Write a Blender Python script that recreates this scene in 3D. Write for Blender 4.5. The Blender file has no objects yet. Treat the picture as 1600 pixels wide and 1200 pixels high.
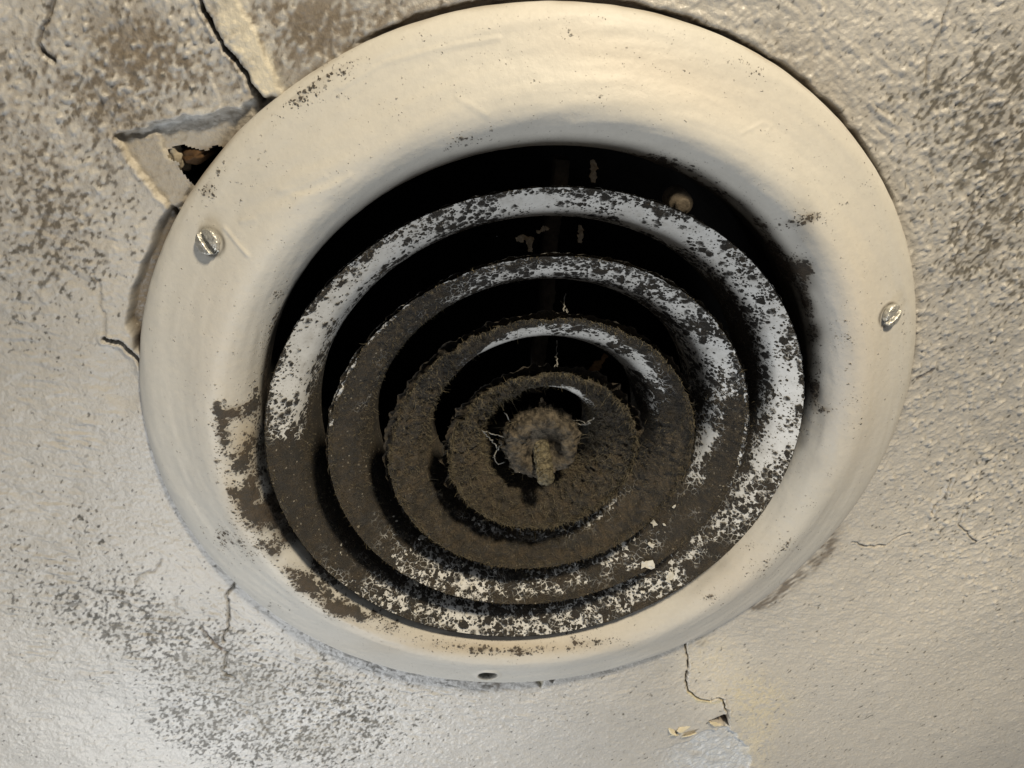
import bpy, bmesh, math, random
import numpy as np
from mathutils import Matrix, Vector

# ---------------------------------------------------------------- frame
# Everything is laid out in a local frame (flange radius = 1, ceiling plane h = 0,
# h grows downwards into the room) and turned into metres with W(): z is up.
S = 0.17
TILT, ROLL, TX, TY, DIST, FPX = 0.5286, 0.1916, 0.0788, -0.102, 2.0349, 1200.0
ca, sa, cc, sc = math.cos(TILT), math.sin(TILT), math.cos(ROLL), math.sin(ROLL)
M = np.array([[cc, -sc, 0], [sc, cc, 0], [0, 0, 1]]) @ np.array([[1, 0, 0], [0, ca, -sa], [0, sa, ca]])
TV = np.array([TX, TY, -DIST])
CAM = -M.T @ TV
FLIP = np.array([1.0, -1.0, -1.0]) * S

def W(P):
    return np.asarray(P, float) * FLIP

def at(px, py, h=0.0):
    D = M.T @ np.array([(px - 800) / FPX, -(py - 600) / FPX, -1.0])
    s = (h - CAM[2]) / D[2]
    return CAM + s * D

def pix(P):
    q = P @ M.T + TV
    return 800 + FPX * q[..., 0] / -q[..., 2], 600 - FPX * q[..., 1] / -q[..., 2]

scene = bpy.context.scene
COL = scene.collection

# ---------------------------------------------------------------- camera
cam_d = bpy.data.cameras.new('camera')
cam_d.sensor_width = 36.0
cam_d.lens = 36.0 * FPX / 1600.0
cam_d.clip_start = 0.01
cam_d.clip_end = 50.0
cam = bpy.data.objects.new('camera', cam_d)
COL.objects.link(cam)
F3 = np.diag([1.0, -1.0, -1.0])
Rw = F3 @ M.T
mw = Matrix.Identity(4)
for i in range(3):
    for j in range(3):
        mw[i][j] = Rw[i, j]
    mw[i][3] = W(CAM)[i]
cam.matrix_world = mw
scene.camera = cam

# ---------------------------------------------------------------- light
world = bpy.data.worlds.new('World')
scene.world = world
world.use_nodes = True
wb = world.node_tree.nodes['Background']
wb.inputs[0].default_value = (0.92, 0.95, 1.0, 1)
wb.inputs[1].default_value = 0.095
scene.view_settings.view_transform = 'Standard'
scene.view_settings.look = 'None'
scene.view_settings.exposure = 0.0
scene.view_settings.gamma = 1.0

def area(name, loc, target, size, power, color, shape='DISK'):
    l = bpy.data.lights.new(name, 'AREA')
    l.shape = shape
    l.size = size * S
    l.energy = power
    l.color = color
    o = bpy.data.objects.new(name, l)
    COL.objects.link(o)
    p, t = Vector(W(loc)), Vector(W(target))
    o.location = p
    o.rotation_euler = (t - p).to_track_quat('-Z', 'Y').to_euler()
    return o

area('warm_lamp', (2.6, 5.2, 2.95), (0.0, -0.3, 0.0), 0.75, 13.8, (1.0, 0.868, 0.65))
area('window_light', (-2.5, -3.0, 2.9), (-0.5, -0.7, 0), 2.4, 3.9, (0.95, 0.98, 1.0))

# ---------------------------------------------------------------- helpers
rng = np.random.default_rng(7)
random.seed(5)

def fnoise(nx, ny, lx, ly=None, ang=0.0, seed=0):
    """Gaussian filtered noise, periodic, unit deviation; lengths in cells."""
    if ly is None:
        ly = lx
    r = np.random.default_rng(seed).standard_normal((nx, ny)).astype(np.float32)
    fx = np.fft.fftfreq(nx)[:, None]
    fy = np.fft.rfftfreq(ny)[None, :]
    c, s = math.cos(ang), math.sin(ang)
    u, v = fx * c + fy * s, -fx * s + fy * c
    g = np.exp(-2 * (math.pi ** 2) * ((u * lx) ** 2 + (v * ly) ** 2) * 0.5)
    o = np.fft.irfft2(np.fft.rfft2(r) * g, s=(nx, ny))
    return (o - o.mean()) / (o.std() + 1e-9)

def sstep(a, b, x):
    t = np.clip((x - a) / (b - a), 0, 1)
    return t * t * (3 - 2 * t)

def splat(px, py, items):
    """sum of soft elliptical patches (x, y, rx, ry, angle, value)"""
    o = np.zeros_like(px)
    for x, y, rx, ry, a, v in items:
        c, s = math.cos(math.radians(a)), math.sin(math.radians(a))
        dx, dy = px - x, py - y
        o += v * np.exp(-(((dx * c + dy * s) / rx) ** 2 + ((-dx * s + dy * c) / ry) ** 2))
    return o

def pl_dist(X, Y, pts, reach):
    """distance to a polyline (only inside reach), and arc fraction"""
    D = np.full(X.shape, 9.0)
    pts = np.asarray(pts, float)[:, :2]
    x0, y0 = pts.min(0) - reach
    x1, y1 = pts.max(0) + reach
    m = (X > x0) & (X < x1) & (Y > y0) & (Y < y1)
    if not m.any():
        return D
    x, y = X[m], Y[m]
    d = np.full(x.shape, 9.0)
    for a, b in zip(pts[:-1], pts[1:]):
        e = b - a
        t = np.clip(((x - a[0]) * e[0] + (y - a[1]) * e[1]) / max((e ** 2).sum(), 1e-12), 0, 1)
        d = np.minimum(d, np.hypot(x - a[0] - t * e[0], y - a[1] - t * e[1]))
    D[m] = d
    return D

def poly_sd(X, Y, pts, reach=0.08):
    """signed distance to a polygon, negative inside"""
    pts = np.asarray(pts, float)[:, :2]
    d = pl_dist(X, Y, np.vstack([pts, pts[:1]]), reach)
    x0, y0 = pts.min(0)
    x1, y1 = pts.max(0)
    m = (X >= x0) & (X <= x1) & (Y >= y0) & (Y <= y1)
    ins = np.zeros(X.shape, bool)
    x, y = X[m], Y[m]
    c = np.zeros(x.shape, bool)
    n = len(pts)
    for i in range(n):
        a, b = pts[i], pts[(i + 1) % n]
        if a[1] == b[1]:
            continue
        c ^= ((a[1] > y) != (b[1] > y)) & (x < (b[0] - a[0]) * (y - a[1]) / (b[1] - a[1]) + a[0])
    ins[m] = c
    return np.where(ins, -d, d)

def PX(pts, h=0.0):
    return np.array([at(x, y, h) for x, y in pts])

def link(name, mesh, mat, parent=None):
    o = bpy.data.objects.new(name, mesh)
    COL.objects.link(o)
    if mat:
        mesh.materials.append(mat)
    if parent:
        o.parent = parent
    return o

def mesh_np(name, V, F, mat=None, parent=None, attrs=None, smooth=True, loc=None):
    """quads F (n,4) or tris (n,3); V in the local frame"""
    me = bpy.data.meshes.new(name)
    P = W(V)
    base = np.zeros(3)
    if loc is not None:
        base = W(loc)
        P = P - base
    k = F.shape[1]
    me.vertices.add(len(P))
    me.vertices.foreach_set('co', np.ascontiguousarray(P, np.float32).ravel())
    me.loops.add(F.size)
    me.loops.foreach_set('vertex_index', np.ascontiguousarray(F, np.int32).ravel())
    me.polygons.add(len(F))
    me.polygons.foreach_set('loop_start', np.arange(0, F.size, k, dtype=np.int32))
    me.update(calc_edges=True)
    me.polygons.foreach_set('use_smooth', np.full(len(F), smooth))
    for an, av in (attrs or {}).items():
        if av.ndim == 1:
            a = me.attributes.new(an, 'FLOAT', 'POINT')
            a.data.foreach_set('value', np.ascontiguousarray(av, np.float32))
        else:
            a = me.attributes.new(an, 'FLOAT_COLOR', 'POINT')
            c4 = np.ones((len(av), 4), np.float32)
            c4[:, :3] = av
            a.data.foreach_set('color', c4.ravel())
    o = link(name, me, mat, parent)
    if loc is not None:
        o.location = base
    return o

def grid_faces(n, m, wrap_n=False):
    i = np.arange(n if wrap_n else n - 1)
    j = np.arange(m - 1)
    I, J = np.meshgrid(i, j, indexing='ij')
    I2 = (I + 1) % n
    return np.stack([I * m + J, I2 * m + J, I2 * m + J + 1, I * m + J + 1], -1).reshape(-1, 4)

def tag(o, label=None, cat=None, group=None, kind=None):
    if label: o['label'] = label
    if cat: o['category'] = cat
    if group: o['group'] = group
    if kind: o['kind'] = kind
    return o

# ---------------------------------------------------------------- materials
class NT:
    def __init__(self, name):
        self.m = bpy.data.materials.new(name)
        self.m.use_nodes = True
        self.t = self.m.node_tree
        self.b = self.t.nodes['Principled BSDF']
    def n(self, typ, ins=None, **kw):
        nd = self.t.nodes.new(typ)
        for k, v in kw.items():
            setattr(nd, k, v)
        for k, v in (ins or {}).items():
            self.set(nd, k, v)
        return nd
    def set(self, nd, k, v):
        if hasattr(v, 'is_output'):
            self.t.links.new(v, nd.inputs[k])
        else:
            nd.inputs[k].default_value = v
    def math(self, op, a, b=0.0, clamp=False):
        nd = self.n('ShaderNodeMath', {0: a, 1: b}, operation=op, use_clamp=clamp)
        return nd.outputs[0]
    def mix(self, f, a, b):
        nd = self.n('ShaderNodeMix', data_type='RGBA')
        self.set(nd, 'Factor', f)
        self.set(nd, 6, a)
        self.set(nd, 7, b)
        return nd.outputs[2]
    def ramp(self, x, a, b):
        nd = self.n('ShaderNodeMapRange', {0: x, 1: a, 2: b, 3: 0.0, 4: 1.0}, interpolation_type='SMOOTHSTEP')
        return nd.outputs[0]
    def coord(self):
        tc = self.n('ShaderNodeTexCoord')
        mp = self.n('ShaderNodeMapping', {'Vector': tc.outputs['Object'], 'Scale': (1 / S, 1 / S, 1 / S)})
        return mp.outputs[0]
    def noise(self, v, scale, detail=3.0, rough=0.55):
        return self.n('ShaderNodeTexNoise', {'Vector': v, 'Scale': scale, 'Detail': detail, 'Roughness': rough}).outputs[0]
    def attr(self, name, out='Fac'):
        return self.n('ShaderNodeAttribute', attribute_name=name).outputs[out]
    def bump(self, h, strength, dist):
        nd = self.n('ShaderNodeBump', {'Height': h, 'Strength': strength, 'Distance': dist})
        self.t.links.new(nd.outputs[0], self.b.inputs['Normal'])
    def out(self, color=None, rough=None, metal=None, spec=None):
        if color is not None: self.set(self.b, 'Base Color', color)
        if rough is not None: self.set(self.b, 'Roughness', rough)
        if metal is not None: self.set(self.b, 'Metallic', metal)
        if spec is not None: self.set(self.b, 'Specular IOR Level', spec)
        return self.m

def painted(name, rough_lo, rough_hi, bump_scale, bump_str):
    """vertex colour (paint, stains) broken up by fine procedural noise"""
    t = NT(name)
    v = t.coord()
    c = t.attr('col', 'Color')
    n1 = t.noise(v, 120.0, 4.0, 0.6)
    n2 = t.noise(v, 7.0, 4.0, 0.6)
    f = t.math('ADD', t.math('MULTIPLY', n1, 0.22), t.math('MULTIPLY', n2, 0.16))
    f = t.math('ADD', f, 0.81)
    mul = t.n('ShaderNodeVectorMath', {0: c}, operation='SCALE')
    t.set(mul, 'Scale', f)
    wet = t.attr('dirt')
    r = t.math('ADD', rough_lo, t.math('MULTIPLY', n2, rough_hi - rough_lo))
    r = t.math('ADD', r, t.math('MULTIPLY', wet, 0.35), clamp=True)
    t.bump(t.noise(v, bump_scale, 5.0, 0.6), bump_str, 0.0012)
    t.b.inputs['Coat Weight'].default_value = 0.14
    t.b.inputs['Coat Roughness'].default_value = 0.22
    return t.out(mul.outputs[0], r, spec=0.45)

M_CEIL = painted('ceiling_paint', 0.25, 0.42, 150.0, 0.45)

def mould(t, v, dens, scales, rag=0.3, soft=0.10, full_from=0.88):
    """round colonies that merge into a coat as the cover attribute rises"""
    warp = t.n('ShaderNodeTexNoise', {'Vector': v, 'Scale': 70.0, 'Detail': 3.0})
    wv = t.n('ShaderNodeVectorMath', {0: warp.outputs['Color'], 1: (0.5, 0.5, 0.5)}, operation='SUBTRACT')
    ws = t.n('ShaderNodeVectorMath', {0: wv.outputs[0]}, operation='SCALE')
    t.set(ws, 'Scale', 0.013)
    va = t.n('ShaderNodeVectorMath', {0: v, 1: ws.outputs[0]}, operation='ADD').outputs[0]
    full = t.math('MULTIPLY', t.ramp(dens, full_from, 1.0), 1.5)
    masks = []
    for scale, k in scales:
        vo = t.n('ShaderNodeTexVoronoi', {'Vector': va, 'Scale': scale, 'Randomness': 1.0})
        rnd = t.n('ShaderNodeSeparateColor', {0: vo.outputs['Color']}).outputs[0]
        de = t.math('MULTIPLY', dens, t.math('ADD', t.math('MULTIPLY', t.math('POWER', rnd, 1.5), 1.45), 0.06))
        de = t.math('ADD', t.math('MULTIPLY', de, k), full)
        masks.append(t.math('SUBTRACT', de, vo.outputs['Distance']))
    mm = t.math('MAXIMUM', t.math('MAXIMUM', masks[0], masks[1]), masks[2])
    nz = t.noise(v, 210.0, 3.0, 0.6)
    mm = t.math('ADD', mm, t.math('MULTIPLY', t.math('SUBTRACT', nz, 0.5), rag))
    return t.ramp(mm, -0.05, soft), va, mm

def ring_material():
    t = NT('dusty_white_enamel')
    v = t.coord()
    dens = t.attr('dens')
    m, va, mm = mould(t, v, dens, ((42.0, 0.95), (80.0, 0.95), (150.0, 0.86)), 0.26, 0.20)
    # cracked coat: crooked white veins where the dust has shrunk
    ed = t.n('ShaderNodeTexVoronoi', {'Vector': va, 'Scale': 58.0}, feature='DISTANCE_TO_EDGE').outputs['Distance']
    where = t.ramp(t.noise(v, 20.0, 3.0, 0.6), 0.44, 0.62)
    zone = t.math('MULTIPLY', t.ramp(dens, 0.6, 0.75), t.ramp(dens, 0.985, 0.90))
    vein = t.math('MULTIPLY', t.math('MULTIPLY', t.ramp(ed, 0.085, 0.03), where), zone)
    m = t.math('MULTIPLY', m, t.math('SUBTRACT', 1.0, vein))
    n1 = t.noise(v, 26.0, 5.0, 0.65)
    n2 = t.noise(v, 230.0, 3.0, 0.7)
    n3 = t.noise(v, 80.0, 4.0, 0.7)
    brown = t.attr('brown')
    dark = (0.019, 0.0145, 0.010, 1)
    d1 = t.mix(t.ramp(n1, 0.38, 0.62), (0.024, 0.017, 0.010, 1), (0.112, 0.080, 0.046, 1))
    d1 = t.mix(t.ramp(n2, 0.32, 0.68), t.mix(0.8, d1, (0.010, 0.008, 0.005, 1)), d1)
    d1 = t.mix(t.math('MULTIPLY', t.ramp(n3, 0.56, 0.74), 0.5), d1, (0.16, 0.135, 0.09, 1))
    d2 = t.mix(brown, dark, d1)
    fv = t.n('ShaderNodeTexVoronoi', {'Vector': va, 'Scale': 95.0, 'Randomness': 1.0})
    fr = t.n('ShaderNodeSeparateColor', {0: fv.outputs['Color']}).outputs[1]
    fleck = t.math('MULTIPLY', t.ramp(fv.outputs['Distance'], 0.30, 0.12), t.ramp(t.math('ADD', fr, t.math('MULTIPLY', n1, 0.5)), 0.98, 1.1))
    fleck = t.math('MULTIPLY', fleck, t.attr('fleck'))
    d2 = t.mix(fleck, d2, (0.42, 0.37, 0.29, 1))
    film = t.noise(v, 16.0, 5.0, 0.7)
    white = t.mix(t.ramp(film, 0.35, 0.85), (0.72, 0.71, 0.68, 1), (0.49, 0.47, 0.43, 1))
    halo = t.math('MULTIPLY', t.ramp(mm, -0.34, 0.05), t.math('ADD', 0.06, t.math('MULTIPLY', t.ramp(n1, 0.35, 0.75), 0.34)))
    white = t.mix(halo, white, (0.14, 0.118, 0.088, 1))
    c = t.mix(t.math('MULTIPLY', m, 0.95), white, d2)
    h = t.math('ADD', t.math('MULTIPLY', m, 0.8), t.math('MULTIPLY', t.math('MULTIPLY', n2, m), 1.2))
    t.bump(h, 1.0, 0.0016)
    return t.out(c, t.math('ADD', 0.36, t.math('MULTIPLY', m, 0.6)), spec=0.4)

M_RING = ring_material()

def flange_material():
    t = NT('flange_paint')
    v = t.coord()
    c = t.attr('col', 'Color')
    n1 = t.noise(v, 90.0, 4.0, 0.6)
    n2 = t.noise(v, 6.0, 5.0, 0.6)
    f = t.math('ADD', t.math('ADD', t.math('MULTIPLY', n1, 0.13), t.math('MULTIPLY', n2, 0.17)), 0.85)
    mul = t.n('ShaderNodeVectorMath', {0: c}, operation='SCALE')
    t.set(mul, 'Scale', f)
    dens = t.attr('dens')
    m, va, mm = mould(t, v, dens, ((52.0, 0.92), (90.0, 0.95), (170.0, 1.0)), 0.5, 0.26, 0.95)
    a = t.ramp(t.noise(v, 24.0, 5.0, 0.7), 0.36, 0.62)
    b = t.ramp(t.noise(v, 190.0, 3.0, 0.7), 0.3, 0.7)
    mc = t.mix(a, (0.014, 0.012, 0.010, 1), (0.085, 0.062, 0.041, 1))
    mc = t.mix(t.math('MULTIPLY', b, 0.6), mc, (0.040, 0.030, 0.022, 1))
    haze = t.math('MULTIPLY', t.ramp(dens, 0.18, 0.8), t.math('ADD', 0.18, t.math('MULTIPLY', a, 0.45)))
    soft = t.mix(haze, mul.outputs[0], (0.16, 0.13, 0.095, 1))
    col = t.mix(t.math('MULTIPLY', m, 0.9), soft, mc)
    h = t.math('ADD', t.math('MULTIPLY', m, t.math('ADD', 0.6, t.math('MULTIPLY', b, 0.6))), t.math('MULTIPLY', n1, 0.22))
    t.bump(h, 0.7, 0.0009)
    dirt = t.attr('dirt')
    rr = t.math('ADD', t.math('ADD', 0.42, t.math('MULTIPLY', n2, 0.16)), t.math('MULTIPLY', t.math('MAXIMUM', m, dirt), 0.4), clamp=True)
    return t.out(col, rr, spec=0.42)

M_FLANGE = flange_material()

def simple(name, c1, c2, scale, rough, metal=0.0, bump=0.3, bscale=60.0, spec=0.4):
    t = NT(name)
    v = t.coord()
    n = t.ramp(t.noise(v, scale, 5.0, 0.65), 0.3, 0.7)
    t.bump(t.noise(v, bscale, 4.0, 0.6), bump, 0.001)
    return t.out(t.mix(n, c1 + (1,), c2 + (1,)), rough, metal, spec)

M_DUCT = simple('shade_black', (0.006, 0.0055, 0.005), (0.012, 0.011, 0.010), 14, 0.9)  # shade inside duct and plaster hole put into a near-black colour
M_ARM = simple('dusty_bracket', (0.030, 0.024, 0.018), (0.075, 0.060, 0.045), 30, 0.95, bump=0.8)
M_FUZZ = simple('dust_fibre', (0.070, 0.058, 0.037), (0.20, 0.172, 0.118), 60, 1.0, bump=0.0, spec=0.1)
M_WEB = simple('cobweb', (0.22, 0.21, 0.19), (0.34, 0.33, 0.30), 40, 0.8, bump=0.0)
M_HUB = simple('crusted_hub', (0.015, 0.012, 0.008), (0.135, 0.11, 0.078), 50, 0.85, bump=1.0, bscale=120)
M_ROD = simple('dusty_bolt_shank', (0.040, 0.033, 0.020), (0.20, 0.17, 0.105), 80, 0.55, 0.3, bump=0.7, bscale=140)
M_ZINC = simple('zinc_screw', (0.42, 0.41, 0.37), (0.80, 0.78, 0.72), 70, 0.36, 0.7, bump=0.5, bscale=120)
M_CHIP = simple('white_paint_chip', (0.50, 0.47, 0.40), (0.74, 0.72, 0.66), 30, 0.5)
M_FLAKE = simple('cream_paint_flake', (0.66, 0.58, 0.42), (0.78, 0.71, 0.54), 30, 0.5)
M_LATH = simple('brown_wood', (0.045, 0.022, 0.007), (0.095, 0.048, 0.016), 26, 0.8, bump=0.5)
M_PLAST = simple('raw_plaster', (0.20, 0.17, 0.12), (0.36, 0.31, 0.23), 26, 0.95, bump=0.6)
M_BOLT = simple('grimy_bolt', (0.06, 0.048, 0.034), (0.16, 0.13, 0.095), 40, 0.8, 0.2, bump=0.5)
M_LEAF = simple('dead_leaf', (0.07, 0.035, 0.012), (0.16, 0.085, 0.03), 34, 0.8, bump=0.6)

# ---------------------------------------------------------------- ceiling
def build_ceiling():
    X0, X1, Y0, Y1, dx = -2.02, 1.76, -2.16, 1.30, 0.0035
    nx, ny = int((X1 - X0) / dx) + 1, int((Y1 - Y0) / dx) + 1
    xs = X0 + dx * np.arange(nx)
    ys = Y0 + dx * np.arange(ny)
    X, Y = np.meshgrid(xs, ys, indexing='ij')
    # wobble so that edges of layers and cracks are ragged
    wx = fnoise(nx, ny, 7, seed=11) * 0.0035 + fnoise(nx, ny, 2.4, seed=12) * 0.0018
    wy = fnoise(nx, ny, 7, seed=13) * 0.0035 + fnoise(nx, ny, 2.4, seed=14) * 0.0018
    XW, YW = X + wx, Y + wy
    P = np.stack([X, Y, 0 * X], -1)
    px, py = pix(P)
    R = np.hypot(X, Y)
    TH = np.arctan2(Y, X)

    # paint relief: stipple and brush strokes
    st = fnoise(nx, ny, 1.7, 1.15, 0.6, seed=1)
    st2 = fnoise(nx, ny, 4.5, seed=2)
    fine = fnoise(nx, ny, 0.9, seed=3)
    angs = [0, 22.5, 45, 67.5, 90, 112.5, 135, 157.5]
    br = [fnoise(nx, ny, 5.5, 1.2, math.radians(a), seed=220 + i) * (0.35 + 0.75 * np.abs(fnoise(nx, ny, 14, seed=240 + i))) for i, a in enumerate(angs)]
    def stroke(dirn):
        o = np.zeros_like(X); ws = np.zeros_like(X)
        for a, b in zip(angs, br):
            w = np.maximum(np.cos(2 * (dirn - math.radians(a))), 0) ** 12
            o += w * b; ws += w * w
        return o / np.sqrt(ws + 1e-6)
    tang = stroke(TH + math.pi / 2)
    horiz = stroke(np.full_like(X, -ROLL - 0.18) + 0.12 * st2)
    diag = stroke(np.full_like(X, -ROLL - 0.75) + 0.5 * st2)
    w_t = sstep(1.42, 1.05, R) * np.clip(splat(px, py, [(1230, 120, 330, 200, 40, 1.0), (700, 1060, 420, 70, 5, 0.9), (350, 860, 160, 110, 50, 0.6), (1340, 420, 60, 300, 0, 0.5)]), 0, 1)
    w_h = np.clip(splat(px, py, [(60, 580, 170, 260, 0, 1.0), (400, 1050, 380, 130, 10, 0.55), (1300, 960, 300, 150, 0, 0.30), (60, 980, 150, 200, 0, 0.3)]), 0, 1)
    w_s = np.clip(0.25 + splat(px, py, [(220, 90, 330, 130, 0, 1.0), (90, 300, 180, 160, 0, 0.6), (1560, 260, 240, 330, 0, 0.8), (1540, 650, 190, 220, 0, 0.9), (480, 1120, 260, 120, 0, 0.5), (1200, 20, 300, 80, 0, 0.5), (1560, 850, 120, 120, 0, 0.5)]), 0, 1.15)
    w_d = np.clip(splat(px, py, [(1330, 60, 240, 140, 30, 1.0), (1520, 900, 200, 140, 0, 0.7)]), 0, 1)
    smooth = np.clip(splat(px, py, [(310, 210, 90, 60, -15, 1.0), (250, 270, 45, 60, 40, 1.0), (395, 60, 20, 120, -28, .9), (440, 120, 40, 40, 0, .4), (150, 620, 110, 110, 0, .45), (1180, 1110, 70, 70, 0, .6), (1310, 1130, 120, 80, 0, .25), (230, 830, 140, 80, 30, .35)]), 0, 1)
    pk = np.maximum(st, 0.1) ** 1.25
    H = (pk - 0.45) * 0.0019 * w_s + st2 * 0.0007 * (0.4 + w_s) + tang * 0.0010 * w_t + horiz * 0.0012 * w_h + diag * 0.00045 * w_d
    H = H * (1 - 0.8 * smooth) + fine * 0.00036
    H += fnoise(nx, ny, 60, seed=4) * 0.004

    # colours: paint, tint and dirt
    tone = fnoise(nx, ny, 45, seed=5)
    col = np.empty(X.shape + (3,))
    base = np.array([0.470, 0.445, 0.405])
    col[:] = base * (1 + 0.04 * tone + 0.015 * st2)[..., None]
    def tint(mask, c):
        m = np.clip(mask, 0, 1)[..., None]
        col[:] = col * (1 - m) + np.array(c) * m
    tint(splat(px, py, [(600, 1130, 420, 110, 0, 0.65), (330, 1060, 260, 160, 0, 0.45), (260, 700, 110, 150, 30, 0.25)]), (0.60, 0.60, 0.60))
    tint(splat(px, py, [(395, 60, 15, 110, -28, 0.8), (420, 120, 22, 40, -20, .4)]), (0.66, 0.59, 0.45))
    tint(splat(px, py, [(1195, 1095, 50, 42, 20, 1.0), (1175, 1150, 30, 60, 0, .8), (1115, 1035, 44, 36, 0, .75), (1150, 1075, 40, 24, 0, .6)]) * np.clip(0.72 + 0.3 * st + 0.3 * diag, 0, 1.2), (0.72, 0.63, 0.45))

    tint(splat(px, py, [(1380, 1060, 330, 220, 0, .8), (1500, 880, 220, 180, 0, .4), (1115, 1060, 46, 70, 0, .55)]), (0.70, 0.648, 0.565))
    dirt = np.zeros_like(X)
    # specks of grime: three sizes, density from place to place
    dens = splat(px, py, [
        (120, 130, 190, 150, 0, 1.1), (330, 70, 130, 80, 0, 1.0), (230, 160, 90, 50, 0, 0.5), (480, 50, 90, 60, 0, 0.9), (90, 330, 170, 110, 0, 0.85), (30, 450, 130, 130, 0, .40),
        (60, 830, 120, 90, 0, 0.8), (200, 960, 160, 70, 25, 1.15), (320, 1050, 180, 75, 20, 1.75), (460, 1120, 170, 80, 0, 1.6), (230, 1060, 120, 60, 0, .6), (390, 1150, 180, 60, 0, .6), (560, 1060, 80, 30, 20, .4),
        (1535, 170, 120, 160, 0, 1.4), (1560, 350, 100, 150, 0, 1.3), (1450, 120, 120, 120, 0, 0.3), (1560, 700, 90, 130, 0, 0.35), (1490, 830, 120, 60, 0, 0.35), (1480, 460, 90, 120, 0, .25),
        (700, 15, 200, 30, -8, 0.8)]) + 0.10
    dn = fnoise(nx, ny, 22, seed=31)
    dens = np.clip(dens * (1 + 0.30 * dn), 0, 1.55)
    s1 = fnoise(nx, ny, 1.9, 0.95, 0.9, seed=32)
    s2 = fnoise(nx, ny, 1.15, seed=33)
    s3 = fnoise(nx, ny, 3.6, 1.3, 0.6, seed=34)
    pit = -st * 0.55
    a1 = sstep(0, 0.85, s1 * 0.9 + pit + 1.35 * dens - 2.40)
    a2 = sstep(0, 0.8, s2 * 0.95 + pit * 0.8 + 1.25 * dens - 2.6)
    a3 = sstep(0, 1.5, s3 * 0.8 + pit + 1.3 * dens - 2.5)
    sp = np.clip(a1 * 0.8 + a2 * 0.9 + a3 * 0.55, 0, 1)
    tint(sp * 0.9, (0.046, 0.041, 0.030))
    dirt = np.maximum(dirt, sp)
    # thin film of brown grime in the hollows
    film = np.clip(splat(px, py, [(480, 55, 110, 70, 0, .75), (130, 120, 230, 150, 0, .66), (300, 80, 150, 80, 0, .6), (60, 330, 140, 120, 0, .38), (560, 10, 160, 40, 0, .5), (600, 60, 120, 40, -20, .5), (1180, 70, 200, 60, 30, .40), (1560, 250, 150, 260, 0, .28), (1350, 330, 40, 150, -25, .25)]), 0, 1)
    film = film * np.clip(0.55 - 0.5 * st + 0.45 * dn, 0, 1)
    tint(film * 0.85, (0.19, 0.15, 0.105))
    halo = np.clip(splat(px, py, [(330, 1060, 190, 90, 20, .75), (480, 1120, 150, 80, 0, .65), (215, 965, 120, 60, 25, .5), (1540, 200, 130, 180, 0, .5), (1560, 500, 90, 200, 0, .3)]), 0, 1) * np.clip(0.5 + 0.5 * fnoise(nx, ny, 14, seed=36) - 0.3 * st, 0, 1)
    tint(halo * 0.45, (0.26, 0.24, 0.20))
    # smudges along the rim
    smz = splat(px, py, [(1290, 850, 34, 14, -55, 1.0), (1240, 905, 50, 9, -40, .8), (1200, 938, 30, 8, -30, .7), (1180, 946, 16, 7, 0, .8), (1095, 1005, 20, 8, -30, .5), (770, 1072, 14, 8, 0, 1.0), (745, 1070, 34, 7, 5, .55), (1060, 30, 50, 9, 10, 0.8), (1170, 85, 60, 9, 32, .6)])
    smz = np.clip(smz * (0.8 + 0.5 * s3), 0, 1)
    tint(smz * 0.75, (0.105, 0.078, 0.055))

    def crack(pts, w, depth, dark=0.8, colr=(0.06, 0.045, 0.03), lip=0.0):
        nonlocal H, dirt
        d = pl_dist(XW, YW, PX(pts), max(w * 4, 0.05))
        k = sstep(w, w * 0.45, d)
        H = H - depth * k
        if lip:
            H = H + lip * np.exp(-((d - w * 1.5) / (w * 0.9)) ** 2) * (d < 1)
        tint(k * dark, colr)
    # layered plaster, upper left
    rec = PX([(178, 212), (205, 206), (236, 196), (262, 192), (290, 184), (318, 180), (345, 171), (372, 168), (402, 156), (440, 160), (420, 190), (300, 310), (272, 345), (262, 335), (250, 312), (230, 288), (205, 250)])
    sd = poly_sd(XW, YW, rec)
    k = sstep(0.004, -0.004, sd)
    H = H - 0.020 * k
    tint(k * 0.75 * (0.8 + 0.3 * tone), (0.36, 0.32, 0.26))  # recess colour darkened, shadow under the ledge worked into it
    H = H + 0.003 * np.exp(-((sd - 0.007) / 0.006) ** 2)
    strip = PX([(188, 222), (238, 205), (256, 232), (283, 266), (303, 288), (280, 318), (262, 333), (248, 308), (228, 284)])
    k = sstep(0.003, -0.003, poly_sd(XW, YW, strip))
    H = H + 0.007 * k
    tint(sstep(0.0075, 0.0, pl_dist(XW, YW, PX([(182, 214), (205, 250), (230, 288), (250, 312), (262, 335)]), .05)) * 0.45, (0.62, 0.55, 0.42))  # lit edge of the slab painted paler
    tint(sstep(0.006, 0.0, pl_dist(XW, YW, PX([(245, 224), (262, 243), (283, 266), (300, 285)]), .05)) * 0.6, (0.62, 0.55, 0.42))  # edge catching light beside the hole, painted paler too
    tint(splat(px, py, [(300, 184, 40, 8, -14, .6), (245, 200, 26, 8, -14, .55), (385, 165, 16, 5, -18, .8)]), (0.62, 0.63, 0.62))
    tint(splat(px, py, [(325, 238, 30, 8, -10, .6), (360, 215, 20, 10, -35, .5)]) * (0.7 + 0.4 * s1), (0.13, 0.085, 0.045))
    seam = PX([(316, -30), (356, -30), (384, 20), (408, 66), (428, 112), (438, 148), (412, 158), (394, 132), (384, 100), (352, 50)])
    k = sstep(0.006, -0.006, poly_sd(XW, YW, seam))
    H = H + 0.006 * k
    tint(k * np.clip(0.62 + 0.25 * st2, 0, 1), (0.66, 0.60, 0.475))
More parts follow.
